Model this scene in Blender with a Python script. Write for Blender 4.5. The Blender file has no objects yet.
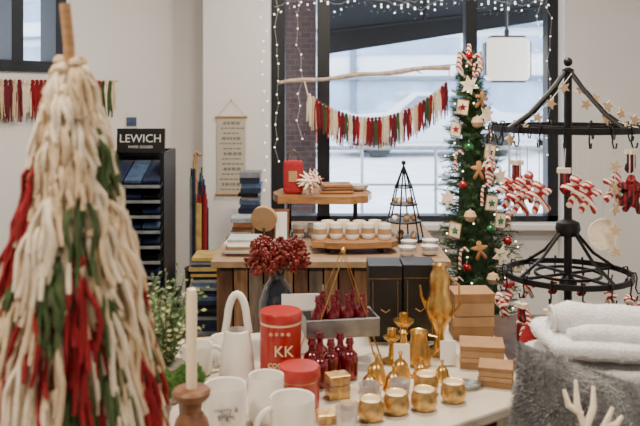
import bpy, math, random
from mathutils import Vector, Matrix, noise
R=random.Random(7)
pi=math.pi
# ---------------------------------------------------------------- materials
def M(name,col,rough=.5,metal=0,var=0.0,scale=20,bump=0,bscale=None,emit=None,es=0,trans=0,coat=0,stretch=(1,1,1),alpha=1,spec=.5):
    m=bpy.data.materials.new(name); m.use_nodes=True
    nt=m.node_tree; b=nt.nodes['Principled BSDF']
    b.inputs['Base Color'].default_value=(*col,1); b.inputs['Roughness'].default_value=rough
    b.inputs['Metallic'].default_value=metal
    b.inputs['Coat Weight'].default_value=coat
    b.inputs['Transmission Weight'].default_value=trans
    b.inputs['Specular IOR Level'].default_value=spec
    if emit: 
        b.inputs['Emission Color'].default_value=(*emit,1); b.inputs['Emission Strength'].default_value=es
    tc=nt.nodes.new('ShaderNodeTexCoord'); mp=nt.nodes.new('ShaderNodeMapping'); mp.inputs['Scale'].default_value=stretch
    nt.links.new(tc.outputs['Object'],mp.inputs['Vector'])
    nz=nt.nodes.new('ShaderNodeTexNoise'); nz.inputs['Scale'].default_value=scale; nz.inputs['Detail'].default_value=4
    nt.links.new(mp.outputs[0],nz.inputs['Vector'])
    rp=nt.nodes.new('ShaderNodeValToRGB')
    rp.color_ramp.elements[0].position=.3; rp.color_ramp.elements[1].position=.7
    rp.color_ramp.elements[0].color=(*[max(0,c*(1-var)) for c in col],1)
    rp.color_ramp.elements[1].color=(*[min(1,c*(1+var)) for c in col],1)
    nt.links.new(nz.outputs['Fac'],rp.inputs['Fac']); nt.links.new(rp.outputs['Color'],b.inputs['Base Color'])
    if bump:
        bp=nt.nodes.new('ShaderNodeBump'); bp.inputs['Strength'].default_value=bump; bp.inputs['Distance'].default_value=.004
        n2=nt.nodes.new('ShaderNodeTexNoise'); n2.inputs['Scale'].default_value=bscale or scale; n2.inputs['Detail'].default_value=5
        nt.links.new(mp.outputs[0],n2.inputs['Vector']); nt.links.new(n2.outputs['Fac'],bp.inputs['Height']); nt.links.new(bp.outputs[0],b.inputs['Normal'])
    return m
def stripes(name,c1,c2,scale=14,direc='DIAGONAL',rough=.8,thr=.5):
    m=bpy.data.materials.new(name); m.use_nodes=True; nt=m.node_tree; b=nt.nodes['Principled BSDF']; b.inputs['Roughness'].default_value=rough
    tc=nt.nodes.new('ShaderNodeTexCoord'); w=nt.nodes.new('ShaderNodeTexWave'); w.bands_direction=direc; w.inputs['Scale'].default_value=scale; w.inputs['Distortion'].default_value=.4
    rp=nt.nodes.new('ShaderNodeValToRGB'); rp.color_ramp.interpolation='CONSTANT'
    rp.color_ramp.elements[0].color=(*c1,1); rp.color_ramp.elements[1].color=(*c2,1); rp.color_ramp.elements[1].position=thr
    nt.links.new(tc.outputs['Object'],w.inputs['Vector']); nt.links.new(w.outputs['Fac'],rp.inputs['Fac']); nt.links.new(rp.outputs['Color'],b.inputs['Base Color'])
    return m
def brickmat(name):
    m=bpy.data.materials.new(name); m.use_nodes=True; nt=m.node_tree; b=nt.nodes['Principled BSDF']; b.inputs['Roughness'].default_value=.9
    tc=nt.nodes.new('ShaderNodeTexCoord'); mp=nt.nodes.new('ShaderNodeMapping'); mp.inputs['Rotation'].default_value=(pi/2,0,0)
    br=nt.nodes.new('ShaderNodeTexBrick'); br.inputs['Scale'].default_value=6
    br.inputs['Color1'].default_value=(.085,.045,.04,1); br.inputs['Color2'].default_value=(.06,.033,.032,1); br.inputs['Mortar'].default_value=(.10,.08,.08,1)
    nt.links.new(tc.outputs['Object'],mp.inputs[0]); nt.links.new(mp.outputs[0],br.inputs['Vector']); nt.links.new(br.outputs['Color'],b.inputs['Base Color'])
    return m
white_wall=M('wall_paint',(.80,.775,.75),.8,var=.02,scale=3,bump=.05,bscale=60)
ceil_m=M('ceiling_paint',(.7,.69,.67),.9)
floor_m=M('floor_concrete',(.08,.065,.055),.5,var=.25,scale=4,bump=.05)
black=M('black_metal',(.004,.004,.005),.4,.3,var=.2)
frame_m=M('frame_black',(.004,.005,.008),.45,var=.2)
cream=M('yarn_cream',(.66,.50,.32),.95,var=.15,scale=60,bump=.6,bscale=300)
cream2=M('yarn_ivory',(.82,.70,.53),.95,var=.12,scale=60,bump=.6,bscale=300)
redy=M('yarn_red',(.25,.005,.010),.9,var=.25,scale=60,bump=.6,bscale=300)
burg=M('yarn_burgundy',(.13,.008,.018),.9,var=.25,scale=60)
greeny=M('yarn_green',(.05,.085,.025),.9,var=.25,scale=60,bump=.6,bscale=300)
wood=M('light_wood',(.42,.23,.10),.6,var=.3,scale=12,stretch=(1,1,8),bump=.2)
birch=M('birch_bark',(.55,.42,.30),.8,var=.35,scale=30,bump=.4)
slab_m=M('live_edge_wood',(.28,.13,.045),.4,var=.4,scale=9,stretch=(1,6,6),coat=.3)
slatA=M('rustic_wood_a',(.075,.03,.013),.8,var=.45,scale=15,stretch=(4,4,.6),bump=.4)
slatB=M('rustic_wood_b',(.19,.095,.042),.8,var=.45,scale=15,stretch=(4,4,.6),bump=.4)
slatC=M('rustic_wood_c',(.12,.085,.062),.8,var=.45,scale=15,stretch=(4,4,.6),bump=.4)
darkwood=M('dark_wood',(.05,.022,.010),.45,var=.4,scale=18,stretch=(1,1,5))
brownwood=M('brown_wood',(.16,.064,.025),.45,var=.4,scale=18,stretch=(1,1,5))
tabletop=M('table_white',(.50,.44,.36),.35,var=.15,scale=5)
ceramic=M('white_ceramic',(.80,.76,.70),.18,coat=.5)
ceramG=M('grey_print',(.08,.08,.08),.4)
tinred=M('tin_red',(.34,.012,.010),.3,coat=.4,var=.1)
label=M('tin_label',(.70,.58,.38),.5,var=.05)
galv=M('galvanised',(.30,.31,.32),.4,.85,var=.25,scale=25)
brass=M('brass',(.60,.36,.11),.30,1,var=.25,scale=30,bump=.1,bscale=60)
goldm=M('gold_foil',(.58,.38,.15),.34,.95,var=.35,scale=70,bump=.3,bscale=90)
redglass=M('mercury_red_glass',(.14,.002,.010),.08,.45,coat=1,var=.4,scale=40)
boxblack=M('box_black',(.005,.005,.006),.4,var=.2)
kraft=M('kraft_card',(.27,.145,.06),.75,var=.15,scale=30)
kraft2=M('kraft_light',(.37,.22,.11),.75,var=.12,scale=30)
paper=M('paper_white',(.78,.75,.70),.7)
papgrey=M('paper_grey',(.38,.39,.39),.6,var=.15)
wax=M('candle_wax',(.80,.68,.48),.45)
moss=M('moss_green',(.05,.12,.015),.95,var=.5,scale=70)
leaf=M('leaf_green',(.07,.12,.04),.7,var=.4,scale=30)
leaf2=M('leaf_pale',(.32,.32,.15),.7,var=.3,scale=30)
pine=M('pine_green',(.012,.045,.012),.7,var=.4,scale=40)
pine2=M('pine_light',(.04,.10,.025),.7,var=.4,scale=40)
terr=M('stone_pot',(.18,.15,.12),.8,var=.25)
berry=M('berry_red',(.14,.006,.005),.35,var=.5,scale=60)
twig=M('twig_brown',(.09,.04,.02),.8,var=.3)
vasebl=M('vase_black_glaze',(.006,.010,.022),.08,coat=1)
furg=M('fur_grey',(.10,.10,.105),.95,var=.4,scale=12,bump=.8,bscale=120)
furg2=M('fur_grey_tip',(.26,.26,.26),.95,var=.35,scale=14)
furg3=M('fur_grey_mid',(.16,.16,.165),.95,var=.35,scale=14)
terry=M('terry_white',(.70,.70,.70),.95,var=.06,scale=40,bump=.9,bscale=200)
navy=M('navy_cover',(.012,.02,.055),.45,var=.4,scale=30)
navy2=M('blue_cover',(.05,.09,.17),.5,var=.4,scale=30)
yellowc=M('ochre_cover',(.40,.27,.08),.6,var=.3)
greyc=M('grey_cover',(.20,.22,.24),.6,var=.3)
candy=stripes('candy_stripe',(.32,.010,.014),(.76,.66,.56),30,thr=.42)
plaid=stripes('plaid_red',(.26,.008,.012),(.03,.005,.007),26,'X')
redf=M('felt_red',(.28,.009,.013),.85,var=.2,scale=40)
ornred=M('bauble_red',(.34,.006,.010),.15,.5,coat=1)
orngreen=M('bauble_green',(.02,.15,.04),.15,.5,coat=1)
ginger=M('gingerbread_felt',(.34,.16,.06),.85,var=.2)
starw=M('star_wood',(.52,.36,.21),.7,var=.15)
linen=M('linen_banner',(.50,.45,.35),.85,var=.08,scale=80)
ink=M('ink_dark',(.10,.10,.10),.7)
bulb=M('bulb_warm',(1,.9,.7),.4,emit=(1,.84,.60),es=6)
bulbc=M('bulb_cool',(1,1,1),.4,emit=(1,.95,.88),es=6)
wire=M('wire_white',(.6,.6,.6),.6)
brick=brickmat('brick')
conc=M('pavement',(.60,.61,.64),.85,var=.15,scale=2)
bld=M('facade_pale',(.76,.80,.86),.6,var=.05,scale=1)
bldg=M('facade_glass',(.30,.40,.54),.25,var=.35,scale=.6)
bldb=M('facade_dark_trim',(.13,.17,.23),.5,var=.2)
awn=M('awning_fabric',(.006,.008,.011),.8,var=.3)
lampw=M('sign_face',(.85,.82,.74),.4,emit=(1,.93,.8),es=1.2)
carp=M('car_silver',(.5,.53,.58),.25,.4,coat=1); carr=M('car_red',(.35,.03,.03),.25,.3,coat=1)
tyre=M('tyre',(.02,.02,.02),.8)
glass=bpy.data.materials.new('window_glass'); glass.use_nodes=True
nt=glass.node_tree; nt.nodes.clear(); o=nt.nodes.new('ShaderNodeOutputMaterial'); mx=nt.nodes.new('ShaderNodeMixShader'); t=nt.nodes.new('ShaderNodeBsdfTransparent'); g=nt.nodes.new('ShaderNodeBsdfGlossy'); g.inputs['Roughness'].default_value=.02
mx.inputs[0].default_value=.04; nt.links.new(t.outputs[0],mx.inputs[1]); nt.links.new(g.outputs[0],mx.inputs[2]); nt.links.new(mx.outputs[0],o.inputs[0])

# ---------------------------------------------------------------- mesh builder
class MB:
    def __init__(s): s.v=[];s.f=[];s.m=[]
    def add(s,vs,fs,mat=0):
        o=len(s.v); s.v.extend([tuple(p) for p in vs]); s.f.extend([tuple(i+o for i in f) for f in fs])
        if isinstance(mat,list): s.m.extend(mat)
        else: s.m.extend([mat]*len(fs))
    def box(s,c,sz,mat=0,rz=0,rx=0,ry=0,taper=1):
        mt=Matrix.Rotation(rz,3,'Z')@Matrix.Rotation(ry,3,'Y')@Matrix.Rotation(rx,3,'X')
        vs=[]
        for z in (-.5,.5):
            k=taper if z>0 else 1
            for x,y in ((-.5,-.5),(.5,-.5),(.5,.5),(-.5,.5)):
                vs.append(Vector(c)+mt@Vector((x*sz[0]*k,y*sz[1]*k,z*sz[2])))
        s.add(vs,[(3,2,1,0),(4,5,6,7),(0,1,5,4),(1,2,6,5),(2,3,7,6),(3,0,4,7)],mat)
    def tube(s,pts,r,n=6,mat=0,closed=False):
        pts=[Vector(p) for p in pts]; L=len(pts)
        rs=r if isinstance(r,(list,tuple)) else [r]*L
        vs=[]; prev=None
        for i,p in enumerate(pts):
            if closed: t=pts[(i+1)%L]-pts[i-1]
            else: t=pts[min(i+1,L-1)]-pts[max(i-1,0)]
            if t.length<1e-9: t=Vector((0,0,1))
            t.normalize()
            if prev is None:
                ref=Vector((0,0,1)) if abs(t.z)<.8 else Vector((1,0,0))
                a=t.cross(ref).normalized()
            else:
                a=prev-t*prev.dot(t)
                a=a.normalized() if a.length>1e-6 else t.orthogonal().normalized()
            prev=a; b=t.cross(a)
            for k in range(n):
                an=2*pi*k/n; vs.append(p+(a*math.cos(an)+b*math.sin(an))*rs[i])
        fs=[]
        for i in range(L if closed else L-1):
            j=(i+1)%L
            for k in range(n):
                k2=(k+1)%n; fs.append((i*n+k,i*n+k2,j*n+k2,j*n+k))
        if not closed:
            fs.append(tuple(range(n-1,-1,-1))); fs.append(tuple((L-1)*n+k for k in range(n)))
        s.add(vs,fs,mat)
    def lathe(s,prof,c,n=28,mat=0,mats=None,sx=1,sy=1):
        vs=[]
        for r,z in prof:
            for k in range(n):
                a=2*pi*k/n; vs.append((c[0]+max(r,1e-4)*math.cos(a)*sx,c[1]+max(r,1e-4)*math.sin(a)*sy,c[2]+z))
        fs=[];ml=[]
        for i in range(len(prof)-1):
            for k in range(n):
                k2=(k+1)%n; fs.append((i*n+k,i*n+k2,(i+1)*n+k2,(i+1)*n+k)); ml.append(mats[i] if mats else mat)
        fs.append(tuple(range(n-1,-1,-1))); ml.append(mats[0] if mats else mat)
        fs.append(tuple((len(prof)-1)*n+k for k in range(n))); ml.append(mats[-1] if mats else mat)
        s.add(vs,fs,ml)
    def ball(s,c,r,mat=0,n=10,sc=(1,1,1),nz=0):
        h=max(4,n//2+1); vs=[];fs=[]
        for i in range(h+1):
            ph=pi*i/h
            for k in range(n):
                a=2*pi*k/n
                d=Vector((math.sin(ph)*math.cos(a),math.sin(ph)*math.sin(a),math.cos(ph)))
                rr=r*(1+(nz*noise.noise(d*3+Vector(c)*20) if nz else 0))
                vs.append((c[0]+d.x*rr*sc[0],c[1]+d.y*rr*sc[1],c[2]+d.z*rr*sc[2]))
        for i in range(h):
            for k in range(n):
                k2=(k+1)%n; fs.append(((i+1)*n+k,(i+1)*n+k2,i*n+k2,i*n+k))
        s.add(vs,fs,mat)
    def circ(s,c,r,tr,mat=0,n=48,m=6,ry=None):
        s.tube([(c[0]+r*math.cos(2*pi*k/n),c[1]+(ry or r)*math.sin(2*pi*k/n),c[2]) for k in range(n)],tr,m,mat,closed=True)
    def prism(s,out,th,mat4,mat=0):
        n=len(out); vs=[mat4@Vector((x,-th/2,z)) for x,z in out]+[mat4@Vector((x,th/2,z)) for x,z in out]
        fs=[tuple(range(n)),tuple(range(2*n-1,n-1,-1))]+[(i,i+n,(i+1)%n+n,(i+1)%n) for i in range(n)]
        s.add(vs,fs,mat)
    def puff(s,out,th,mat4,mat=0):
        n=len(out); vs=[]
        for sc,y in ((.01,-th),(.55,-th*.85),(.85,-th*.5),(1,0),(.85,th*.5),(.55,th*.85),(.01,th)):
            for x,z in out: vs.append(mat4@Vector((x*sc,y,z*sc)))
        fs=[]
        for i in range(6):
            for k in range(n): fs.append((i*n+k,i*n+(k+1)%n,(i+1)*n+(k+1)%n,(i+1)*n+k))
        s.add(vs,fs,mat)
    def sell(s,c,dim,e1=.5,e2=.5,n=28,m=16,mt=None,mat=0,nz=0,ns=14):
        mt=mt or Matrix.Identity(3); c=Vector(c)
        f=lambda w,e: math.copysign(abs(w)**e,w)
        vs=[];fs=[]
        for i in range(m+1):
            ph=-pi/2+pi*i/m
            for k in range(n):
                a=2*pi*k/n
                p=Vector((f(math.cos(ph),e1)*f(math.cos(a),e2)*dim[0],f(math.cos(ph),e1)*f(math.sin(a),e2)*dim[1],f(math.sin(ph),e1)*dim[2]))
                if nz: p=p*(1)+p.normalized()*nz*noise.noise(p*ns+c*5)
                vs.append(c+mt@p)
        for i in range(m):
            for k in range(n): fs.append((i*n+k,i*n+(k+1)%n,(i+1)*n+(k+1)%n,(i+1)*n+k))
        s.add(vs,fs,mat)
    def fuzz(s,count,length,mat=0,w=.0015,start=0,down=0,mat2=None,clump=0):
        fl=[f for f in s.f[start:] if len(f)==4]
        ar=[]
        for f in fl:
            a,b,c=[Vector(s.v[i]) for i in f[:3]]; ar.append(max((b-a).cross(c-a).length,1e-9))
        for f in R.choices(fl,ar,k=count):
            P=[Vector(s.v[i]) for i in f]; u,v=R.random(),R.random()
            p=(P[0]*(1-u)+P[1]*u)*(1-v)+(P[3]*(1-u)+P[2]*u)*v
            nn=(P[1]-P[0]).cross(P[3]-P[0])
            if nn.length<1e-12: continue
            nn.normalize()
            cl=Vector((noise.noise(p*22),noise.noise(p*22+Vector((9,0,0))),noise.noise(p*22+Vector((0,9,0)))))*clump
            d=(nn+cl+Vector((R.uniform(-.6,.6),R.uniform(-.6,.6),R.uniform(-.6,.6)-down))).normalized()
            if d.dot(nn)<0: d=d-2*nn*d.dot(nn)
            t=d.orthogonal().normalized()*w
            L=length*R.uniform(.5,1.2); mm=mat
            if mat2 is not None and noise.noise(p*18+Vector((3,3,3)))+R.uniform(-.25,.25)<0: mm=mat2
            s.add([p-t,p+t,p+d*L],[(0,1,2)],mm)
    def obj(s,name,mats,smooth=True,bevel=0,ang=40):
        xs=[p[0] for p in s.v];ys=[p[1] for p in s.v];zs=[p[2] for p in s.v]
        o=Vector(((min(xs)+max(xs))/2,(min(ys)+max(ys))/2,min(zs)))
        me=bpy.data.meshes.new(name); me.from_pydata([Vector(p)-o for p in s.v],[],s.f)
        for m in mats: me.materials.append(m)
        me.polygons.foreach_set('material_index',s.m)
        if smooth:
            me.polygons.foreach_set('use_smooth',[True]*len(me.polygons)); me.set_sharp_from_angle(angle=math.radians(ang))
        me.update()
        ob=bpy.data.objects.new(name,me); ob.location=o; bpy.context.scene.collection.objects.link(ob)
        if bevel:
            b=ob.modifiers.new('bevel','BEVEL'); b.width=bevel; b.segments=2; b.limit_method='ANGLE'
        return ob
def simplebox(name,c,sz,mat,rz=0,bevel=0):
    b=MB(); b.box(c,sz,0,rz); return b.obj(name,[mat],False,bevel)
def text(name,body,size,loc,rot,mat,parent,ext=.0006):
    cu=bpy.data.curves.new(name,'FONT'); cu.body=body; cu.size=size; cu.extrude=ext; cu.align_x='CENTER'; cu.align_y='CENTER'; cu.resolution_u=3
    ob=bpy.data.objects.new(name,cu); bpy.context.scene.collection.objects.link(ob); cu.materials.append(mat)
    ob.rotation_euler=rot; ob.location=Vector(loc)-parent.location; ob.parent=parent
    return ob
def T(x,y,z,rz=0,ry=0,rx=0,s=1):
    return Matrix.Translation((x,y,z))@Matrix.Rotation(rz,4,'Z')@Matrix.Rotation(rx,4,'X')@Matrix.Rotation(ry,4,'Y')@Matrix.Scale(s,4)
def star(n=5,r=1,q=.45,sub=1):
    o=[(math.sin(pi*k/n)*(r if k%2==0 else r*q),math.cos(pi*k/n)*(r if k%2==0 else r*q)) for k in range(2*n)]
    if sub>1:
        o=[(o[i][0]*(1-j/sub)+o[(i+1)%len(o)][0]*j/sub,o[i][1]*(1-j/sub)+o[(i+1)%len(o)][1]*j/sub) for i in range(len(o)) for j in range(sub)]
    return o
def heart(n=28):
    return [(.062*16*math.sin(t)**3,.062*(13*math.cos(t)-5*math.cos(2*t)-2*math.cos(3*t)-math.cos(4*t))) for t in [2*pi*k/n for k in range(n)]]
stocking=[(-.35,1),(.35,1),(.35,-.1),(.8,-.45),(.9,-.75),(.6,-.95),(-.1,-.9),(-.4,-.55),(-.35,0)]
gingerman=[(0,1),(.22,.92),(.3,.68),(.18,.5),(.75,.42),(.88,.25),(.75,.1),(.28,.12),(.3,-.2),(.62,-.8),(.5,-1),(.28,-.98),(0,-.42),(-.28,-.98),(-.5,-1),(-.62,-.8),(-.3,-.2),(-.28,.12),(-.75,.1),(-.88,.25),(-.75,.42),(-.18,.5),(-.3,.68),(-.22,.92)]

# ---------------------------------------------------------------- room shell
simplebox('floor',(-.8,2,-.05),(8.2,7.6,.1),floor_m)
simplebox('ceiling',(-.8,2,2.85),(8.2,7.6,.1),ceil_m)
simplebox('wall_right',(3.06,1.9,1.4),(.12,6.9,2.8),white_wall)
simplebox('wall_front',(-.8,-1.56,1.4),(7.8,.12,2.8),white_wall)
simplebox('wall_back',(-.70,5.54,1.4),(.72,.08,2.8),white_wall)
simplebox('wall_pillar',(-.5425,5.33,1.4),(.435,.26,2.8),white_wall)
simplebox('wall_back_lower',(.632,5.41,.3),(1.914,.14,.6),white_wall)
simplebox('wall_back_upper',(.632,5.41,2.7),(1.914,.14,.2),white_wall)
simplebox('wall_back_right',(2.295,5.33,1.4),(1.41,.26,2.8),white_wall)
b=MB()
for x0,x1 in ((-.325,-.235),(-.02,.066),(.974,1.05),(1.52,1.59)):
    b.box(((x0+x1)/2,5.4,1.6),(x1-x0,.12,2.0),0)
b.box((.632,5.4,.63),(1.914,.12,.06),0); b.box((.632,5.4,2.57),(1.914,.12,.06),0)
b.add([(-.3,5.42,.6),(1.56,5.42,.6),(1.56,5.42,2.6),(-.3,5.42,2.6)],[(0,1,2,3)],1)
b.obj('window_1',[frame_m,glass],False)
simplebox('trim_sill',(.632,5.30,.60),(1.9,.14,.04),white_wall,bevel=.005)
ang=math.atan2(-.886,-.463); u=Vector((-.463,-.886,0)); nrm=Vector((.886,-.463,0)); O=Vector((-1.0,5.5,0))
def wl(s,d,z): p=O+u*s+nrm*d; return (p.x,p.y,z)
def wbox(b,s0,s1,z0,z1,d0=-.12,d1=0,mat=0):
    p=wl((s0+s1)/2,(d0+d1)/2,(z0+z1)/2); b.box(p,(s1-s0,d1-d0,z1-z0),mat,rz=ang)
b=MB(); wbox(b,-.1,1.02,0,2.8); wbox(b,1.02,3.2,0,1.6); wbox(b,1.02,3.2,2.6,2.8); wbox(b,3.2,7.95,0,2.8)
b.obj('wall_left',[white_wall],False)
b=MB()
for s0 in (1.02,1.33,2.1,3.12): wbox(b,s0,s0+.08,1.6,2.6,-.1,.02)
wbox(b,1.02,3.2,1.6,1.66,-.1,.02); wbox(b,1.02,3.2,2.54,2.6,-.1,.02)
wbox(b,1.03,3.19,1.6,2.6,-.062,-.058,1)
b.obj('window_2',[frame_m,glass],False)
b=MB(); wbox(b,0.02,7.9,0,.1,.001,.016); b.obj('baseboard_left',[white_wall],False)
simplebox('baseboard_right',(2.3,5.19,.05),(1.38,.015,.1),white_wall)

# ---------------------------------------------------------------- exterior
simplebox('ground_exterior',(0,22,-.08),(70,32.5,.1),conc)
b=MB(); ar=-.34
def bp_(l,d): return Vector((2,29,0))+Matrix.Rotation(ar,3,'Z')@Vector((l,d,0))
p=bp_(0,0); b.box((p.x,p.y,6),(44,2,12.4),0,rz=ar)
for i in range(6):
    z=1.3+i*1.7; p=bp_(0,-1.03); b.box((p.x,p.y,z),(43.6,.12,[1.0,.55,.8][i%3]),1,rz=ar)
    p=bp_(0,-1.15); b.box((p.x,p.y,z+.62),(43.8,.3,.12),2,rz=ar)
for i in range(11):
    p=bp_(-20+i*3.9,-1.1); b.box((p.x,p.y,6),(.22,.1,12),[0,0,2][i%3],rz=ar)
b.obj('office_building',[bld,bldg,bldb],False)
simplebox('brick_pier',(-.15,6.3,1.3),(.24,.3,2.8),brick)
b=MB()
b.add([(.0,5.75,2.6),(2.6,5.75,2.6),(2.6,6.9,2.30),(.0,6.9,2.0),(.0,6.9,1.80),(2.6,6.9,2.20)],[(0,1,2,3),(3,2,5,4)],0)
b.tube([(.0,6.9,2.0),(2.6,6.9,2.30)],.02,6,0); b.tube([(2.6,5.75,2.6),(2.6,6.9,2.30)],.02,6,0); b.tube([(.9,5.75,2.6),(.9,6.9,2.1)],.012,6,0)
b.obj('awning',[awn],False)
b=MB()
for z in (.95,.60,.25): b.tube([(-1,7.6,z),(4,7.6,z)],.012 if z<.9 else .022,6,0)
for i in range(8): b.tube([(-1+i*.7,7.6,-.03),(-1+i*.7,7.6,.95)],.016,6,0)
b.obj('street_railing',[galv],True)
def car(x,y,mat,rz=0):
    b=MB(); mt=Matrix.Rotation(rz,4,'Z'); mt.translation=(x,y,0)
    side=[(-2.2,.3),(-2.25,.75),(-1.9,.95),(-1.2,1.0),(-.6,1.45),(.8,1.45),(1.4,1.02),(2.1,.9),(2.25,.6),(2.2,.3)]
    b.prism(side,1.75,mt,0)
    b.prism([(-.95,1.02),(-.5,1.38),(.7,1.38),(1.15,1.02)],1.78,mt,1)
    for cx in (-1.4,1.4):
        for cy in (-.8,.8):
            p=mt@Vector((cx,cy,.3)); b.tube([p-mt.to_3x3()@Vector((0,.1,0)),p+mt.to_3x3()@Vector((0,.1,0))],.33,16,2)
    b.obj('car',[mat,bldb,tyre],False,.03)
car(2.6,19,carp,.12); car(-2.3,18.5,carr,.12); car(7.4,20,carp,.12)
b=MB()
b.sell((1.40,6.0,1.73),(.165,.08,.165),.3,.3,24,12)
for q in (-1,1):
    b.box((1.40,6.0,1.73+q*.168),(.25,.13,.014),1); b.box((1.40+q*.166,6.0,1.73),(.010,.11,.25),1)
b.box((1.40,6.0,1.92),(.03,.03,.06),1); b.tube([(1.40,6.0,1.9),(1.40,6.0,2.52)],.012,6,1)
b.obj('outdoor_lantern',[lampw,ceramG],True)

# ---------------------------------------------------------------- string lights
def drops(name,xs,y,z0,z1,mat,seed):
    r=random.Random(seed); b=MB()
    for x in xs:
        pts=[];z=z0;
        zz=z1+r.uniform(-.2,.2)
        while z>zz:
            pts.append((x+r.uniform(-.022,.022),y+r.uniform(-.006,.006),z)); z-=r.uniform(.05,.12)
        b.tube(pts,.0009,4,1)
        for p in pts[1:]: b.ball((p[0],p[1]-.005,p[2]),.0040,0,6)
    b.obj(name,[mat,wire],True)
drops('string_lights',[-.36,-.28,-.13],5.14,2.5,1.0,bulb,1)
drops('string_lights',[1.40,1.47],5.14,2.5,1.0,bulb,2)
for q in range(2):
    b=MB(); pts=[]
    for i in range(42):
        t=i/41; pts.append((-.3+1.8*t,5.25,2.05+.04*q+.09*abs(math.sin(t*(7+3*q)+q))-.06*q*t*(1-t)*4+R.uniform(-.015,.015)))
    b.tube(pts,.0010,4,1)
    for p in pts: b.ball((p[0],p[1],p[2]-R.uniform(0,.06)),.0050,0,6)
    b.obj('string_lights',[bulbc,wire],True)

# ---------------------------------------------------------------- yarn garlands
def bundle(b,x,y,z,L,w,dx,dy,mat,n=6,r=.003,rnd=R):
    b.ball((x,y,z-.004),w*.45,mat,6,(1,1,1.3))
    for k in range(n):
        o=(k/(n-1)-.5)*w; q=rnd.uniform(-.006,.006); l=L*rnd.uniform(.82,1.1); yy=rnd.uniform(-.006,.006)
        X=x+o*dx; Y=y+o*dy
        b.tube([(x+o*.4*dx,y+o*.4*dy+yy*.3,z),(X,Y+yy,z-l*.3),(X+q*.6,Y+yy,z-l*.65),(X+q*1.6,Y+yy*1.4,z-l)],[r*.9,r*1.1,r*1.1,r*.8],5,mat)
b=MB()
st=[]
for i in range(15):
    t=i/14; st.append((-.27+1.10*t,5.1+.01*math.sin(t*7),1.545+.105*t+.006*math.sin(t*17)))
b.tube(st,[.010+.005*math.sin(i*.8)**2+.004*i/14 for i in range(15)],8,0)
b.tube([st[6],(st[6][0]+.05,5.09,st[6][2]+.05)],[.006,.003],6,0); b.tube([st[11],(st[11][0]+.06,5.09,st[11][2]-.03)],[.006,.003],6,0)
b.tube([(.02,5.335,1.6),(.02,5.1,1.59)],.005,6,6)
b.tube([(1.0,5.335,1.67),(.80,5.1,1.66)],.004,6,6)
sw=[]
cols=[1,4,2,5,3,2,4,1,2,5,3,1,5,2]
NB=38
for i in range(NB+1):
    t=i/NB; x=-.077+.89*t; z=1.468+.096*t-.21*(1-(2*t-1)**2)*.92; sw.append((x,5.085,z))
b.tube([(-.10,5.1,1.56)]+sw+[(.83,5.1,1.65)],.004,5,1)
for i,p in enumerate(sw[:-1]):
    bundle(b,p[0]+.01,p[1],p[2],.19,.026,1,0,cols[i%14],5,.0042)
b.obj('yarn_garland',[birch,cream2,redy,greeny,cream,burg,black],True)
b=MB(); i=0
e0=wl(.62,.04,1.555); e1=wl(1.75,.04,1.53); b.tube([e0,e1],.008,6,0)
s=.66
while s<1.72:
    p=wl(s,.045,1.545); bundle(b,p[0],p[1],p[2],.2,.03,u.x,u.y,cols[(i*3+1)%14],5,.0045); s+=.03; i+=1
for s in (.66,1.7): b.tube([wl(s,0.002,1.555),wl(s,.045,1.555)],.004,5,6)
b.obj('yarn_garland',[birch,cream2,redy,greeny,cream,burg,black],True)

# ---------------------------------------------------------------- hanging banner
b=MB()
b.box((-.575,5.188,1.075),(.185,.004,.50),0)
for z in (1.325,.825): b.tube([(-.68,5.185,z),(-.47,5.185,z)],.007,8,2)
b.tube([(-.665,5.185,1.33),(-.575,5.192,1.435),(-.485,5.185,1.33)],.0015,4,2); b.ball((-.575,5.192,1.437),.005,1,6)
for i in range(14):
    w=R.uniform(.09,.16); h=.012 if i%3 else .024
    x=-.575-w/2
    while x<-.575+w/2:
        l=R.uniform(.01,.03); b.box((x+l/2,5.1853,1.285-i*.033),(l,.001,h*.8),1); x+=l+.006
b.obj('hanging_banner',[linen,M('ink_grey',(.22,.20,.16),.8),wood],False)

# ---------------------------------------------------------------- brochure rack
b=MB()
for x in (-1.115,-.825): b.box((x,4.35,.62),(.02,.34,1.10),0); b.box((x,4.3,.03),(.03,.42,.06),0)
b.box((-.97,4.53,.62),(.29,.015,1.10),0)
for i in range(13):
    z=1.05-i*.078
    b.box((-.97,4.28,z),(.30,.36,.010),0,rx=.30)
    b.box((-.97,4.10,z-.045),(.30,.008,.014),1,rx=.1)
    for k in range(3): b.box((-1.065+.095*k,4.27,z+.016),(.085,.28,.014),[2,3,2,0][(i+k)%4],rx=.30)
b.box((-.975,4.36,1.225),(.26,.02,.13),0,rx=-.1); b.box((-.975,4.40,1.18),(.24,.02,.08),0)
b.box((-1.04,4.42,1.32),(.08,.01,.10),4); b.box((-1.04,4.413,1.325),(.055,.004,.05),3)
rack=b.obj('brochure_rack',[black,greyc,navy,navy2,paper],False)
text('rack_lettering','LEWICH',.062,(-.975,4.342,1.235),(pi/2-.1,0,0),paper,rack)
text('rack_lettering','PAPER GOODS',.02,(-.975,4.347,1.19),(pi/2-.1,0,0),paper,rack)
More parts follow.
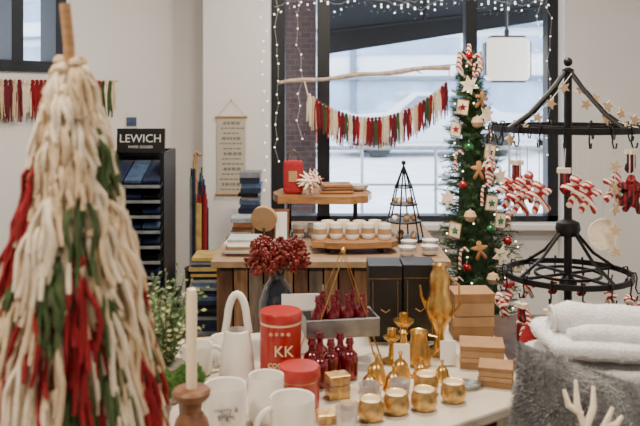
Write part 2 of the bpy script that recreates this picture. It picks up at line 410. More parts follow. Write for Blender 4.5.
# umbrella stand
b=MB()
ux,uy=-.715,4.68
b.lathe([(.07,0),(.072,.02),(.068,.04),(.075,.45),(.08,.46),(.072,.45),(.06,.05)],(ux,uy,0),20,0)
cc=[1,2,3,4,5,2,6,1]
for i in range(14):
    a=i*2.4; r=.012+.034*(i%3)/2; x=ux+r*math.cos(a); y=uy+r*math.sin(a)
    h=.80+R.uniform(0,.25)
    b.tube([(x,y,.05),(x+.006*math.cos(a),y,h*.5),(x+.008*math.cos(a),y,h)],[.009,.013,.011],8,cc[i%8]); b.tube([(x+.008*math.cos(a),y,h),(x+.01*math.cos(a),y,h+.05)],[.006,.004],8,cc[(i+3)%8])
b.tube([(ux-.01,uy-.02,.1),(ux-.01,uy-.02,1.13)],.011,8,7)
b.tube([(ux-.01,uy-.02,1.10),(ux,uy-.02,1.14),(ux+.02,uy-.03,1.12)],.011,8,7)
b.obj('umbrella_stand',[black,navy,redy,yellowc,navy2,greyc,greeny,wood],True)
def stack(name,x,y,z0,z1,w,d,mats,th=.018,leg=0):
    b=MB(); z=z0; i=0
    if leg:
        for sx in (-1,1):
            for sy in (-1,1): b.box((x+sx*(w/2-.02),y+sy*(d/2-.02),leg/2),(.025,.025,leg),0)
        b.box((x,y,leg-.005),(w+.02,d+.02,.02),0); z=leg+.005
    while z<z1:
        h=th*R.uniform(.7,1.3); q=R.uniform(-.008,.008)
        b.box((x+q,y+R.uniform(-.008,.008),z+h/2),(w*R.uniform(.92,1),d*.95,h*.96),R.randrange(len(mats)),rz=R.uniform(-.06,.06)); z+=h; i+=1
    return b.obj(name,mats,False)
stack('book_stack',-.56,4.05,.2,.66,.17,.2,[black,navy,yellowc,greyc,navy2,navy,black],.017,.2)
stack('sweater_stack',-.41,4.75,.4,1.02,.12,.14,[navy,navy2,greyc,navy,black],.03,.4)
stack('book_stack',-.76,3.9,.2,.52,.14,.2,[navy,black,navy2,papgrey],.018,.2)

# ---------------------------------------------------------------- rustic crate table
b=MB()
X0,X1,Y0,Y1,ZT=-.37,.45,2.92,3.75,.88
for i in range(15):
    w=(X1-X0)/15; x=X0+w*(i+.5)
    b.box((x,Y0,.46),(w*.9,.02+.006*(i%3),.80),[0,1,2,0,1,0,2,1][i%8])
    b.box((x,Y1,.46),(w*.9,.02,.80),[0,1,2][i%3])
for i in range(14):
    w=(Y1-Y0-.04)/14; y=Y0+.02+w*(i+.5)
    b.box((X0,y,.46),(.02,w*.9,.80),[1,0,2][i%3]); b.box((X1,y,.46),(.02,w*.9,.80),[1,0,2][i%3])
for z in (.10,.82):
    for yy in (Y0+.02,Y1-.02): b.box(((X0+X1)/2,yy,z),(X1-X0,.03,.06),0)
for i in range(6):
    h=(Y1-Y0+.06)/6; b.box(((X0+X1)/2,Y0-.03+h*(i+.5),ZT-.012),(X1-X0+.05,h*.97,.024),3)
for sx in (X0+.03,X1-.03):
    for sy in (Y0+.03,Y1-.03): b.box((sx,sy,.43),(.05,.05,.86),0)
b.obj('rustic_crate_table',[slatA,slatB,slatC,M('bleached_top',(.26,.17,.10),.6,var=.3,scale=14,stretch=(1,5,1))],False,.002)
def slab(b,x0,x1,y0,y1,z,th,mat,seed):
    n=24; o=[]
    for k in range(n):
        a=2*pi*k/n; f=lambda w,e: math.copysign(abs(w)**e,w)
        x=(x0+x1)/2+(x1-x0)/2*f(math.cos(a),.4)*(1+.06*math.sin(k*2.1+seed)); y=(y0+y1)/2+(y1-y0)/2*f(math.sin(a),.4)*(1+.10*math.sin(k*1.7+seed))
        o.append((x,y))
    vs=[(x,y,z) for x,y in o]+[(x,y,z+th) for x,y in o]
    b.add(vs,[tuple(range(n-1,-1,-1)),tuple(range(n,2*n))]+[(i,(i+1)%n,(i+1)%n+n,i+n) for i in range(n)],mat)
b=MB(); slab(b,-.19,.21,3.26,3.56,1.035,.03,0,1)
for x in (-.13,.15):
    b.tube([(x,3.32,.885),(x,3.32,1.035)],.006,6,1); b.tube([(x,3.5,.885),(x,3.5,1.035)],.006,6,1); b.tube([(x,3.30,.886),(x,3.52,.886)],.006,6,1)
b.obj('live_edge_riser',[slab_m,black],True)
b=MB(); slab(b,-.03,.29,3.0,3.2,.905,.022,0,3)
for x in (.03,.23):
    for y in (3.04,3.16): b.ball((x,y,.893),.0125,1,8)
b.obj('live_edge_riser',[slab_m,black],True)
def cup(name,x,y,z,r,h,mats,handle=None,band=False,hr=None):
    b=MB()
    b.lathe([(r*.80,0),(r*.93,.004),(r,.012),(r,h*.35),(r,h*.7),(r,h-.003),(r*.98,h),(r*.92,h-.002),(r*.90,h*.5),(r*.85,.012),(0,.010)],(x,y,z),28,0,mats=[0,0,0,1 if band else 0,0,0,0,0,0,0])
    if handle is not None:
        a=handle; hh=h*.33; c=Vector((x+math.cos(a)*r*.95,y+math.sin(a)*r*.95,z+h*.52)); d=Vector((math.cos(a),math.sin(a),0))
        b.tube([c+d*(r*.75*math.sin(t))+Vector((0,0,hh*math.cos(t))) for t in [pi*k/10 for k in range(11)]],r*.13,8,0)
    return b.obj(name,mats,True)
for i in range(5):
    cup('jar_cup',.0+.062*i,3.07+.02*(i%2),.9275,.026,.06,[ceramic,kraft2,wax],None,True)
for i in range(4):
    cup('jar_cup',.03+.062*i,3.14+.01*(i%2),.9275,.025,.06,[wax,ceramic],None,True)
for i in range(4): cup('jar_cup',-.09+.06*i,3.36+.02*(i%2),.881,.024,.055,[papgrey if i%2 else ceramic,kraft2],None,True)
# items on the riser
b=MB()
b.sell((-.113,3.36,1.136),(.042,.028,.070),.25,.35,20,10,mat=0)
for q in (-.018,.018): b.tube([(-.113-.026,3.36+q,1.19),(-.113-.02,3.36+q,1.235),(-.113,3.36+q,1.25),(-.113+.02,3.36+q,1.235),(-.113+.026,3.36+q,1.19)],.003,6,1)
b.box((-.113,3.331,1.14),(.035,.003,.045),2)
b.obj('red_gift_bag',[redf,darkwood,kraft2],True)
b=MB()
for k in range(30):
    d=Vector((R.gauss(0,1),R.gauss(0,1),R.gauss(0,1))).normalized(); c=Vector((-.040,3.32,1.122))
    b.tube([c,c+d*.034,c+d*.058],[.010,.007,.001],6,k%2)
b.obj('star_ornament',[candy,cream2],True)
b=MB()
for i in range(3): b.box((.07,3.40,1.0725+.013*i),(.14-.008*i,.11,.011),i%2,rz=.05*i)
b.obj('cutting_board_stack',[slab_m,brownwood],False,.002)
b=MB()
for i in range(3): b.lathe([(.02,0),(.035,.005),(.045,.014),(.042,.014),(.0,.006)],(.165,3.46,1.066+.006*i),20,0)
b.obj('saucer_stack',[ceramic],True)
b=MB(); b.tube([(-.225,3.18,.985),(-.221,3.20,.99)],.052,28,0); b.box((-.225,3.235,.945),(.08,.02,.13),1,rx=-.1)
b.box((-.225,3.16,.889),(.08,.06,.018),1); b.tube([(-.225,3.185,.89),(-.223,3.19,.95)],.006,6,1)
b.obj('round_wood_plaque',[kraft2,darkwood],True)
b=MB(); b.box((-.155,3.22,.95),(.06,.012,.14),0,rx=-.05); b.box((-.155,3.212,.95),(.045,.006,.12),1,rx=-.05); b.box((-.155,3.24,.885),(.03,.05,.01),0)
b.obj('picture_frame',[brownwood,paper],False)
stack('paper_stack',-.285,3.04,.881,.935,.13,.13,[paper,papgrey,kraft2,darkwood],.009)
stack('paper_stack',-.14,3.05,.881,.92,.10,.12,[papgrey,paper,greyc],.009)
stack('linen_stack',-.32,3.36,.881,.97,.09,.12,[linen,greyc,papgrey,brownwood],.016)
# wire cone stand
b=MB(); cx,cy=.345,3.3
b.ball((cx,cy,1.2),.01,0,8)
for k in range(6):
    a=2*pi*k/6+.2; b.tube([(cx,cy,1.19),(cx+.035*math.cos(a),cy+.035*math.sin(a),1.10),(cx+.065*math.cos(a),cy+.065*math.sin(a),.98),(cx+.085*math.cos(a),cy+.085*math.sin(a),.885)],.0035,6,0)
for z,r in ((1.10,.036),(1.03,.055),(.96,.07),(.888,.086)): b.circ((cx,cy,z),r,.0035,0,28)
for z,r in ((1.03,.055),(.96,.07),(.888,.084)):
    b.lathe([(0,0),(r,.001),(r,.004),(0,.004)],(cx,cy,z),20,1)
    for k in range(5):
        a=k*1.26+z*9; b.ball((cx+r*.6*math.cos(a),cy+r*.6*math.sin(a),z+.016),.014,2+k%3,8,(1,1,.9))
b.obj('wire_cone_stand',[black,galv,wood,ceramic,kraft],True)
for i,(x,y) in enumerate(((.345,3.10),(.43,3.12),(.41,3.0),(.325,2.98))):
    b=MB()
    for k in range(3): b.lathe([(.012,0),(.024,.006),(.032,.02),(.029,.02),(.0,.006)],(x,y,.881+.008*k),20,k%2)
    b.obj('bowl_stack',[ceramic,papgrey],True)

# ---------------------------------------------------------------- christmas tree
tx,ty=.670,3.32
def tc_(z): return Vector((tx-.055*max(0,(z-.3))/1.35,ty,z))
def tr_(z): return .175*min(1,((1.66-z)/.85))**.75 if z<1.66 else .005
b=MB()
b.tube([(tx,ty,.08)]+[tc_(z) for z in (.3,.6,.9,1.2,1.5,1.66)],[.018,.016,.014,.012,.009,.006,.003],7,0)
b.lathe([(.09,0),(.10,.02),(.12,.22),(.125,.23),(.11,.23),(.0,.20)],(tx,ty,0),20,3)
cp=[tc_(z) for z in (.34,.5,.8,1.1,1.4,1.62)]
b.tube(cp,[.05,.09,.08,.06,.03,.006],9,1)
for k in range(700):
    t=(k+.5)/700; z=.32+1.33*t; c=tc_(z); a=k*2.399; rr=tr_(z)*R.uniform(.70,1.2)+.014
    d=Vector((math.cos(a),math.sin(a),R.uniform(-.25,.45))).normalized()
    if c.x+d.x*rr<.50: rr=max(.03,(c.x-.50)/max(.01,-d.x)) if d.x<0 and z<.95 else rr
    p0=c; p1=c+d*rr
    b.tube([p0,p1],[.003,.001],3,0)
    side=d.cross(Vector((0,0,1))).normalized(); up=side.cross(d)
    nn=16
    for j in range(nn):
        f=.3+.7*j/nn; p=p0.lerp(p1,f)
        for q in range(3):
            an=R.uniform(0,2*pi); dd=(side*math.cos(an)+up*math.sin(an))*.8+d*.75; dd.normalize()
            w=dd.orthogonal().normalized()*.0014; L=R.uniform(.018,.034)
            b.add([p-w,p+w,p+dd*L],[(0,1,2)],1 if (k+q)%3 else 2)
b.obj('christmas_tree',[darkwood,pine,pine2,linen],False)
b=MB()
def onTree(z,a,out=1.0):
    c=tc_(z); r=tr_(z)*out+.012; return Vector((c.x+r*math.cos(a),c.y+r*math.sin(a),z))
fr=-pi/2
for z,a,kind in [(1.52,-.2,'s'),(1.46,.5,'g'),(1.43,-.6,'t'),(1.37,.1,'w'),(1.34,-.9,'t'),(1.33,.8,'c'),(1.27,-.3,'b2'),(1.25,.5,'t'),(1.22,-.8,'c'),(1.18,.0,'g'),(1.15,.8,'s'),(1.12,-.5,'b1'),(1.05,.3,'t'),(1.06,-1.0,'s'),
   (1.0,-.3,'w'),(1.0,.9,'c'),(.95,.2,'b2'),(.94,-.7,'t'),(.90,.65,'b1'),(.87,-.1,'g'),(.85,.4,'s'),(.80,-.4,'b1'),(.80,.9,'t'),(.76,.15,'w'),(.72,-.7,'c'),(.69,.5,'b2'),(1.58,.3,'c'),(1.40,.7,'s'),(1.1,1.1,'w'),(.84,-.55,'c'),(.98,.5,'t'),(1.09,.05,'c')]:
    aa=fr+a; p=onTree(z,aa,.98); rz=a*.8
    if kind=='b1': b.ball(p,.018,0,12)
    elif kind=='b2': b.ball(p,.020,1,12)
    elif kind=='s': b.prism([(x*.042,y*.042) for x,y in star(6,1,.5)],.004,T(p.x,p.y,p.z,rz,R.uniform(-.3,.3)),2)
    elif kind=='w': b.lathe([(0,-.026),(.018,-.018),(.026,0),(.018,.018),(0,.026)],p,10,3)
    elif kind=='g': b.puff([(x*.038,y*.038) for x,y in gingerman],.008,T(p.x,p.y,p.z,rz,R.uniform(-.3,.3)),8)
    elif kind=='t': b.box(p,(.05,.004,.062),4,rz=rz,ry=.15); b.box(p+Vector((0,-.002,0)),(.042,.004,.052),2,rz=rz,ry=.15); b.prism([(x*.017,y*.017) for x,y in star()],.003,T(p.x,p.y-.005,p.z,rz),0 if z>1.1 else 1)
    elif kind=='c':
        b.tube([p+Vector((0,0,-.05)),p+Vector((0,0,0)),p+Vector((.004,0,.025)),p+Vector((.02,0,.035)),p+Vector((.032,0,.02))],.006,8,5)
    b.tube([p,p+Vector((0,0,.03))],.001,3,6)
t0=tc_(1.64)
for q in (-1,1):
    b.tube([t0+Vector((0,-.02,-.02)),t0+Vector((q*.04,-.03,.01)),t0+Vector((q*.045,-.03,-.05)),t0+Vector((q*.02,-.035,-.09))],[.010,.015,.014,.006],8,5)
b.tube([t0+Vector((0,-.02,-.04)),t0+Vector((.0,-.02,.05))],[.016,.008],8,5)
b.ball(t0+Vector((0,-.02,0)),.02,0,10)
for k in range(60):
    z=R.uniform(.45,1.6); b.ball(onTree(z,R.uniform(-pi,0),.95),.0035,7,6)
b.obj('tree_ornaments',[ornred,orngreen,cream2,starw,kraft2,candy,wire,bulb,ginger],True)

# ---------------------------------------------------------------- display table under rack
b=MB()
b.box((.90,2.46,.705),(.74,.64,.03),0)
for x in (.56,1.24):
    for y in (2.17,2.75): b.box((x,y,.345),(.045,.045,.69),1)
b.box((.90,2.46,.66),(.66,.56,.06),1)
b.obj('display_table',[darkwood,darkwood],False,.004)
# ornament rack
b=MB(); cx,cy=.75,2.42
b.tube([(cx,cy,.73),(cx,cy,1.555)],.012,10,0)
b.lathe([(.10,0),(.10,.006),(.02,.02),(.012,.04)],(cx,cy,.7205),24,0)
b.ball((cx,cy,1.585),.014,0,12); b.lathe([(.011,0),(.018,.005),(.018,.012),(.006,.018)],(cx,cy,1.55),12,0)
b.lathe([(.03,0),(.038,.02),(.034,.04),(.012,.05)],(cx,cy,1.06),14,0)
b.lathe([(.025,0),(.027,.02),(.02,.03),(.012,.04)],(cx,cy,.90),14,0)
def band(z,r,h=.012,t=.006):
    n=64; vs=[]
    for k in range(n):
        a=2*pi*k/n
        for rr,zz in ((r-t,z-h/2),(r,z-h/2),(r,z+h/2),(r-t,z+h/2)): vs.append((cx+rr*math.cos(a),cy+rr*math.sin(a),zz))
    b.add(vs,[(k*4+j,((k+1)%n)*4+j,((k+1)%n)*4+(j+1)%4,k*4+(j+1)%4) for k in range(n) for j in range(4)],0)
band(1.385,.23,.018,.008); band(.945,.19,.016,.008); band(.945,.1,.008)
for k in range(4):
    a=.45+k*pi/2
    b.tube([(cx+.012*math.cos(a),cy+.012*math.sin(a),1.555),(cx+.06*math.cos(a),cy+.06*math.sin(a),1.505),(cx+.15*math.cos(a),cy+.15*math.sin(a),1.43),(cx+.227*math.cos(a),cy+.227*math.sin(a),1.388)],.0065,6,0)
    b.tube([(cx,cy,1.385),(cx+.227*math.cos(a),cy+.227*math.sin(a),1.385)],.005,6,0)
    b.tube([(cx+.02*math.cos(a),cy+.02*math.sin(a),1.08),(cx+.10*math.cos(a),cy+.10*math.sin(a),1.0),(cx+.187*math.cos(a),cy+.187*math.sin(a),.948)],.005,6,0)
    b.tube([(cx,cy,.945),(cx+.187*math.cos(a),cy+.187*math.sin(a),.945)],.005,6,0)
hooks=[]
for z,r,n in ((1.385,.227,22),(.945,.187,14)):
    for k in range(n):
        a=2*pi*(k+.3)/n; x=cx+r*math.cos(a); y=cy+r*math.sin(a); ca,sa=math.cos(a),math.sin(a)
        pts=[(x-ca*.012,y-sa*.012,z+.003),(x-ca*.008,y-sa*.008,z+.014),(x+ca*.004,y+sa*.004,z+.015),(x+ca*.008,y+sa*.008,z),(x+ca*.004,y+sa*.004,z-.03),(x+ca*.010,y+sa*.010,z-.045),(x+ca*.022,y+sa*.022,z-.043),(x+ca*.025,y+sa*.025,z-.03)]
        b.tube(pts,.0026,5,0); hooks.append((x+ca*.015,y+sa*.015,z-.045,a,z>1.2))
b.obj('ornament_rack',[black],True)
heartp=heart()
b=MB(); idx=0
def gman(x,y,zt,s_,rz,k):
    b.puff([(px*s_,pz*s_) for px,pz in gingerman],s_*.28,T(x,y,zt-s_,rz,R.uniform(-.2,.2)),k)
for (x,y,z,a,up) in hooks:
    idx+=1
    if up and (idx%2 or math.sin(a)>.5): continue
    if up: L=R.uniform(.03,.08)
    else: L=R.uniform(.01,.025)
    zc=z-L; rz=a+pi/2+R.uniform(-.3,.3); kind=(idx//2 if up else idx)%6; s_=.040 if up else .030
    b.tube([(x-.003,y,z),(x,y,zc)],.0015,4,4); b.tube([(x+.004,y,z),(x,y,zc)],.0015,4,4)
    if kind in (0,3): gman(x,y,zc,s_*1.15,rz,0)
    elif kind==5: b.puff([(px*s_*.8,pz*s_*.85) for px,pz in heartp],.018,T(x,y,zc-s_*.75,rz),0)
    elif kind in (1,2):
        b.puff([(px*s_*.8,pz*s_*.95) for px,pz in stocking],.014,T(x,y,zc-s_*.9,rz),1); b.box((x,y,zc-s_*.1),(.036,.022,.013),2,rz=rz)
    else:
        b.puff([(px*s_*.9,pz*s_) for px,pz in stocking],.016,T(x,y,zc-s_*.9,rz),0); b.box((x,y,zc-s_*.1),(.038,.024,.013),3,rz=rz)
for (x,y,z,k) in ((.575,2.22,1.275,0),(.60,2.19,1.25,0),(.535,2.26,1.255,0),(.56,2.24,1.235,0),(.69,2.16,1.27,0),(.72,2.15,1.255,0),(.84,2.17,1.27,1),(.86,2.19,1.25,1),(.93,2.23,1.27,0),(.96,2.26,1.25,0)):
    b.tube([(x,y,z),(x,y,1.345)],.0015,4,4); gman(x,y,z+.002,.045,R.uniform(-.3,.3),k); b.tube([(x,y-.006,z-.030),(x,y-.014,z-.034)],.008,6,3)
    b.tube([(x-.012,y-.008,z-.012),(x,y-.016,z-.016),(x+.012,y-.008,z-.012)],.004,6,3)
b.tube([(.775,2.19,1.105),(.775,2.186,1.105)],.043,28,2); b.tube([(.775,2.188,1.148),(.775,2.19,1.34)],.001,4,4)
b.obj('hanging_ornaments',[candy,plaid,cream2,redf,wire],True)
# star strings
b=MB()
def starstring(p0,p1,n,sag):
    p0=Vector(p0);p1=Vector(p1); pts=[]
    for i in range(13):
        t=i/12; p=p0.lerp(p1,t); p.z-=sag*4*t*(1-t); pts.append(p)
    b.tube(pts,.0012,4,1)
    for i in range(n):
        t=(i+.6)/n; p=p0.lerp(p1,t); p.z-=sag*4*t*(1-t)
        b.prism([(x*.019,z*.019) for x,z in star()],.005,T(p.x,p.y-.004,p.z-.012,R.uniform(-.5,.5),R.uniform(-.5,.5)),0)
starstring((.755,2.40,1.55),(.53,2.30,1.36),5,.02); starstring((.76,2.40,1.53),(.985,2.37,1.40),6,.01); starstring((.76,2.39,1.50),(.94,2.24,1.39),4,.03)
starstring((.93,2.27,1.37),(.97,2.33,1.07),6,0); starstring((.90,2.22,1.34),(.93,2.24,1.0),5,0); starstring((.80,2.17,1.34),(.80,2.17,1.05),5,0)
b.obj('wooden_star_garland',[starw,wire],False)
for i,(x,y) in enumerate(((.60,2.30),(.655,2.22),(.62,2.42),(.70,2.3),(.86,2.2),(.57,2.2))):
    b=MB(); b.sell((x,y,.765),(.026,.022,.044),.8,.9,14,8,mat=i%2); b.lathe([(.027,0),(.018,.03),(.008,.05),(.0,.065)],(x,y,.795),14,1 if i%2==0 else 2)
    b.ball((x,y-.022,.785),.007,3,8); b.puff([(px*.02,pz*.028) for px,pz in ((-.8,.8),(.8,.8),(.6,-.3),(0,-1),(-.6,-.3))],.006,T(x,y-.02,.765),3)
    b.obj('gnome_figurine',[redf,candy,redy,cream2],True)

# ---------------------------------------------------------------- foreground shop table
b=MB()
out=[(.15,1.60),(.20,1.615),(.45,1.795),(.475,1.83),(.48,1.87),(.50,2.28),(.50,2.50),(-.95,2.10),(-.95,.82),(.08,.82),(.10,1.5)]
n=len(out); z0,z1=.772,.8
b.add([(x,y,z0) for x,y in out]+[(x,y,z1) for x,y in out],[tuple(range(n-1,-1,-1)),tuple(range(n,2*n))]+[(i,(i+1)%n,(i+1)%n+n,i+n) for i in range(n)],0)
for x,y in ((-.88,.9),(.0,.9),(-.88,2.0),(.44,2.38),(.38,1.85)): b.box((x,y,.386),(.05,.05,.772),1)
b.obj('shop_table',[tabletop,darkwood],False,.006)
ZT=.8005
# yarn tassel tree
b=MB(); cx,cy=-.350,1.13
b.tube([(cx,cy,.81),(cx,cy,1.3),(cx-.004,cy,1.56),(cx-.010,cy,1.622)],.0078,10,0)
b.lathe([(.06,0),(.062,.012),(.02,.02)],(cx,cy,ZT+.0005),20,0)
b.lathe([(.10,0),(.085,.2),(.055,.45),(.018,.64),(.008,.68)],(cx,cy,.83),20,2)
lv=19
RT=random.Random(23)
for l in range(lv):
    t=l/(lv-1); z=.93+.60*t; r=.112*(1-t)**.85+.009; nb=int(6+13*(1-t)); L=.16*(1-t)+.075
    for k in range(nb):
        a=2*pi*(k+.5*(l%2))/nb+RT.uniform(-.15,.15); q=RT.random(); mat=1 if q<.30 else (2 if q<.56 else (3 if q<.79 else 4))
        if l<lv-3: pass
        else: mat=1+(k%2)
        zz=z+RT.uniform(-.012,.012)
        p=Vector((cx+r*math.cos(a),cy+r*math.sin(a),zz)); o=Vector((math.cos(a),math.sin(a),0)); tn=Vector((-o.y,o.x,0))
        b.ball(p+o*.008,.010 if t>.6 else .0125,mat,7,(1,1,.85))
        sp=1 if t<.75 else .6
        for s_ in range(8):
            w=(s_/7-.5)*.036*sp; l2=min(L*RT.uniform(.62,1.15),zz-.82); oo=RT.uniform(-.002,.018)*sp
            flare=.035*l2/.2; m2=mat if RT.random()<.93 else 1
            P=[]
            ph=RT.uniform(0,6); am=RT.uniform(.001,.006)
            for j in range(7):
                f=j/6; P.append(p+tn*(w*(.3+.9*min(1,f*2))+am*math.sin(ph+f*6))+o*((.012+oo)*min(1,f*4)+flare*f*f+am*math.cos(ph+f*5))-Vector((0,0,l2*f)))
            b.tube(P,[.0030,.0041,.0043,.0041,.0041,.0038,.0030],5,m2)
b.obj('yarn_tassel_tree',[wood,cream2,cream,redy,greeny],True)
# mugs
m1=cup('coffee_mug',-.190,1.60,ZT,.043,.112,[ceramic,ceramG],pi+.25)
m2=cup('coffee_mug',-.055,1.57,ZT,.045,.098,[ceramic,ceramG],pi+.5)
m3=cup('coffee_mug',-.114,1.69,ZT,.038,.098,[ceramic,ceramG],2.4)
m4=cup('coffee_mug',-.305,1.97,ZT,.040,.075,[ceramic,ceramG],0.4)
cup('coffee_mug',-.245,2.06,ZT,.036,.065,[ceramic,ceramG],None)
text('print','merry &\nbright',.014,(-.182,1.5545,.87),(pi/2,0,.15),ceramG,m1,.001)
# white lantern
b=MB()
b.lathe([(.040,0),(.044,.004),(.043,.03),(.038,.08),(.030,.12),(.026,.122),(.033,.08),(.036,.02),(.0,.01)],(-.200,1.93,ZT),24,0)
b.tube([(-.200+.029*math.cos(pi*k/12)*(1.0 if k in(0,12) else .85),1.93,ZT+.115+.092*math.sin(pi*k/12)**.85) for k in range(13)],[.009]*13,8,0)
b.obj('ceramic_basket_lantern',[ceramic],True)
# red tins
b=MB(); c=(-.095,1.93,ZT)
b.lathe([(.048,0),(.050,.002),(.050,.03),(.050,.07),(.050,.14),(.050,.145),(.0515,.146),(.0515,.164),(.049,.168),(0,.168)],c,36,0,mats=[0,0,0,0,1,0,0,0,0,0])
tin=b.obj('cookie_tin',[tinred,label,goldm],True)
text('print_letters','KK',.036,(-.085,1.8765,.885),(pi/2,0,.0),label,tin,.001)
text('print_lines','* * * *',.02,(-.095,1.8765,.922),(pi/2,0,0),label,tin,.001)
text('print_lines','COCOA\nMIX',.015,(-.095,1.8765,.845),(pi/2,0,0),label,tin,.001)
b=MB(); c=(-.046,1.775,ZT)
b.lathe([(.043,0),(.045,.002),(.045,.06),(.0465,.062),(.0465,.085),(.044,.089),(0,.089)],c,36,0,mats=[0,0,1,0,0,0,0])
b.obj('cookie_tin',[tinred,goldm],True)
# candlestick and taper
b=MB(); c=(-.228,1.42,ZT)
b.lathe([(.042,0),(.044,.006),(.042,.02),(.030,.03),(.022,.05),(.030,.075),(.034,.095),(.028,.115),(.018,.13),(.020,.145),(.032,.155),(.034,.165),(.030,.17),(.012,.171)],c,24,0)
b.lathe([(.0095,0),(.0095,.17),(.008,.178),(.002,.181)],(c[0],c[1],c[2]+.168),14,1)
b.tube([(c[0],c[1],c[2]+.345),(c[0]+.001,c[1],c[2]+.360)],.001,4,2)
b.obj('wooden_candlestick',[brownwood,wax,ink],True)
b=MB(); c=(-.318,1.52,ZT)
b.lathe([(.024,0),(.027,.004),(.033,.09),(.036,.092),(.036,.108),(.032,.108),(.0,.10)],c,24,0)
s0=len(b.f); b.ball((c[0]+.0,c[1],c[2]+.138),.037,1,20,nz=.12); b.fuzz(2500,.008,1,.0009,s0)
b.obj('moss_ball_topiary',[terr,moss],True)
b=MB(); c=(-.270,1.66,ZT)
b.lathe([(.018,0),(.02,.004),(.026,.08),(.022,.08),(0,.075)],c,20,0)
s0=len(b.f); b.ball((c[0],c[1],c[2]+.100),.030,1,16,nz=.12); b.fuzz(1500,.008,1,.0009,s0)
b.obj('moss_ball_topiary',[terr,moss],True)
def sprigs(c,nk,hmax,r,ms):
    b=MB()
    b.lathe([(.03,0),(.034,.004),(.042,.08),(.045,.082),(.040,.086),(0,.078)],c,24,0)
    for k in range(nk):
        a=R.uniform(0,2*pi); e=R.uniform(.02,r); h=R.uniform(hmax*.4,hmax)
        p0=c+Vector((0,0,.07)); p1=p0+Vector((math.cos(a)*e*.4,math.sin(a)*e*.4,h*.5)); p2=p0+Vector((math.cos(a)*e,math.sin(a)*e,h*.85))
        b.tube([p0,p1,p2],[.0015,.0012,.0008],4,1)
        for j in range(14):
            f=(j+2)/15; p=p0.lerp(p1,f*2) if f<.5 else p1.lerp(p2,f*2-1)
            d=Vector((R.uniform(-1,1),R.uniform(-1,1),R.uniform(-.2,.8))).normalized(); w=d.orthogonal().normalized()*.004
            L=.015; b.add([p,p+d*L*.5+w,p+d*L,p+d*L*.5-w],[(0,1,2,3)],1 if k%3 else 2)
    b.obj('potted_sprigs',[terr,leaf,leaf2],False)
sprigs(Vector((-.345,1.80,ZT)),46,.25,.10,0); sprigs(Vector((-.44,1.97,ZT)),40,.2,.10,0)
# vase with berries
b=MB(); c=Vector((-.118,2.20,ZT))
b.lathe([(.028,0),(.032,.004),(.046,.04),(.052,.08),(.050,.12),(.036,.16),(.022,.18),(.020,.20),(.024,.212),(.020,.212),(.016,.19)],c,32,0)
for k in range(95):
    d0=Vector((R.gauss(0,1),R.gauss(0,1),abs(R.gauss(0,.9))+.1)).normalized(); rr=R.uniform(.3,1)**.5
    p0=c+Vector((0,0,.20)); p2=p0+Vector((d0.x*.090*rr,d0.y*.080*rr,.015+d0.z*.085*rr)); p1=p0.lerp(p2,.5)+Vector((0,0,.012))
    b.tube([p0,p1,p2],[.0016,.0013,.001],4,1)
    for j in range(12):
        d=Vector((R.gauss(0,1),R.gauss(0,1),R.gauss(0,1))).normalized()*.016*R.uniform(.4,1.1)
        b.ball(p2+d,R.uniform(.0042,.0065),2 if j%5 else 3,6)
b.obj('vase_of_berries',[vasebl,twig,berry,M('berry_brown',(.18,.035,.02),.5)],True)
b=MB(); b.box((-.052,2.125,.880),(.10,.004,.155),0,rx=-.05,rz=.06); b.box((-.052,2.137,.878),(.10,.004,.153),0,rx=.05,rz=.06)
b.obj('greeting_card',[paper,papgrey],False)
# tray stand with brass triangle handles
b=MB(); cx,cy,zt=.050,2.06,.878; w,d,h=.185,.10,.044; rz=.18
def tp(x,y,z): 
    q=Matrix.Rotation(rz,3,'Z')@Vector((x,y,0)); return (cx+q.x,cy+q.y,z)
b.box((cx,cy,zt),(w,d,.003),0,rz=rz)
for sx in (-1,1): b.box(tp(sx*w/2,0,zt+h/2),(.003,d,h),0,rz=rz)
for sy in (-1,1): b.box(tp(0,sy*d/2,zt+h/2),(w,.003,h),0,rz=rz)
rim=[tp(-w/2,-d/2,zt+h),tp(w/2,-d/2,zt+h),tp(w/2,d/2,zt+h),tp(-w/2,d/2,zt+h)]; b.tube(rim,.003,6,0,closed=True)
for sy in (-1,1):
    y=sy*(d/2+.004)
    b.tube([tp(-w/2-.01,y,ZT+.003),tp(0.01,y*.3,1.085),tp(w/2+.01,y,ZT+.003)],.0025,6,1)
b.tube([tp(-w/2-.01,-d/2,ZT+.003),tp(-w/2-.01,d/2,ZT+.003)],.0025,6,1); b.tube([tp(w/2+.01,-d/2,ZT+.003),tp(w/2+.01,d/2,ZT+.003)],.0025,6,1)
b.ball(tp(.01,0,1.087),.007,1,10)
b.obj('tray_stand',[galv,brass],True)
def bottle(name,x,y,z,r,h,mats):
    b=MB(); b.lathe([(r*.7,0),(r*.92,h*.02),(r,h*.12),(r,h*.50),(r*.85,h*.62),(r*.42,h*.70),(r*.36,h*.82),(r*.5,h*.84),(r*.5,h*.9),(r*.42,h*.92),(r*.42,h),(0,h)],(x,y,z),20,0,mats=[0]*9+[1,1,1]); return b.obj(name,mats,True)
for (x,y) in ((-.060,-.02),(-.02,-.022),(.018,-.02),(.056,-.022),(-.04,.022),(.0,.022),(.04,.022)):
    p=tp(x,y,0); bottle('red_glass_bottle',p[0],p[1],zt+.002,.0178,.098,[redglass,redglass])
for (x,y) in ((-.02,1.935),(.026,1.925),(.072,1.94),(.0,1.98),(.05,1.975),(.0,1.888)):
    bottle('red_glass_bottle',x,y,ZT,.021,.100,[redglass,redglass])
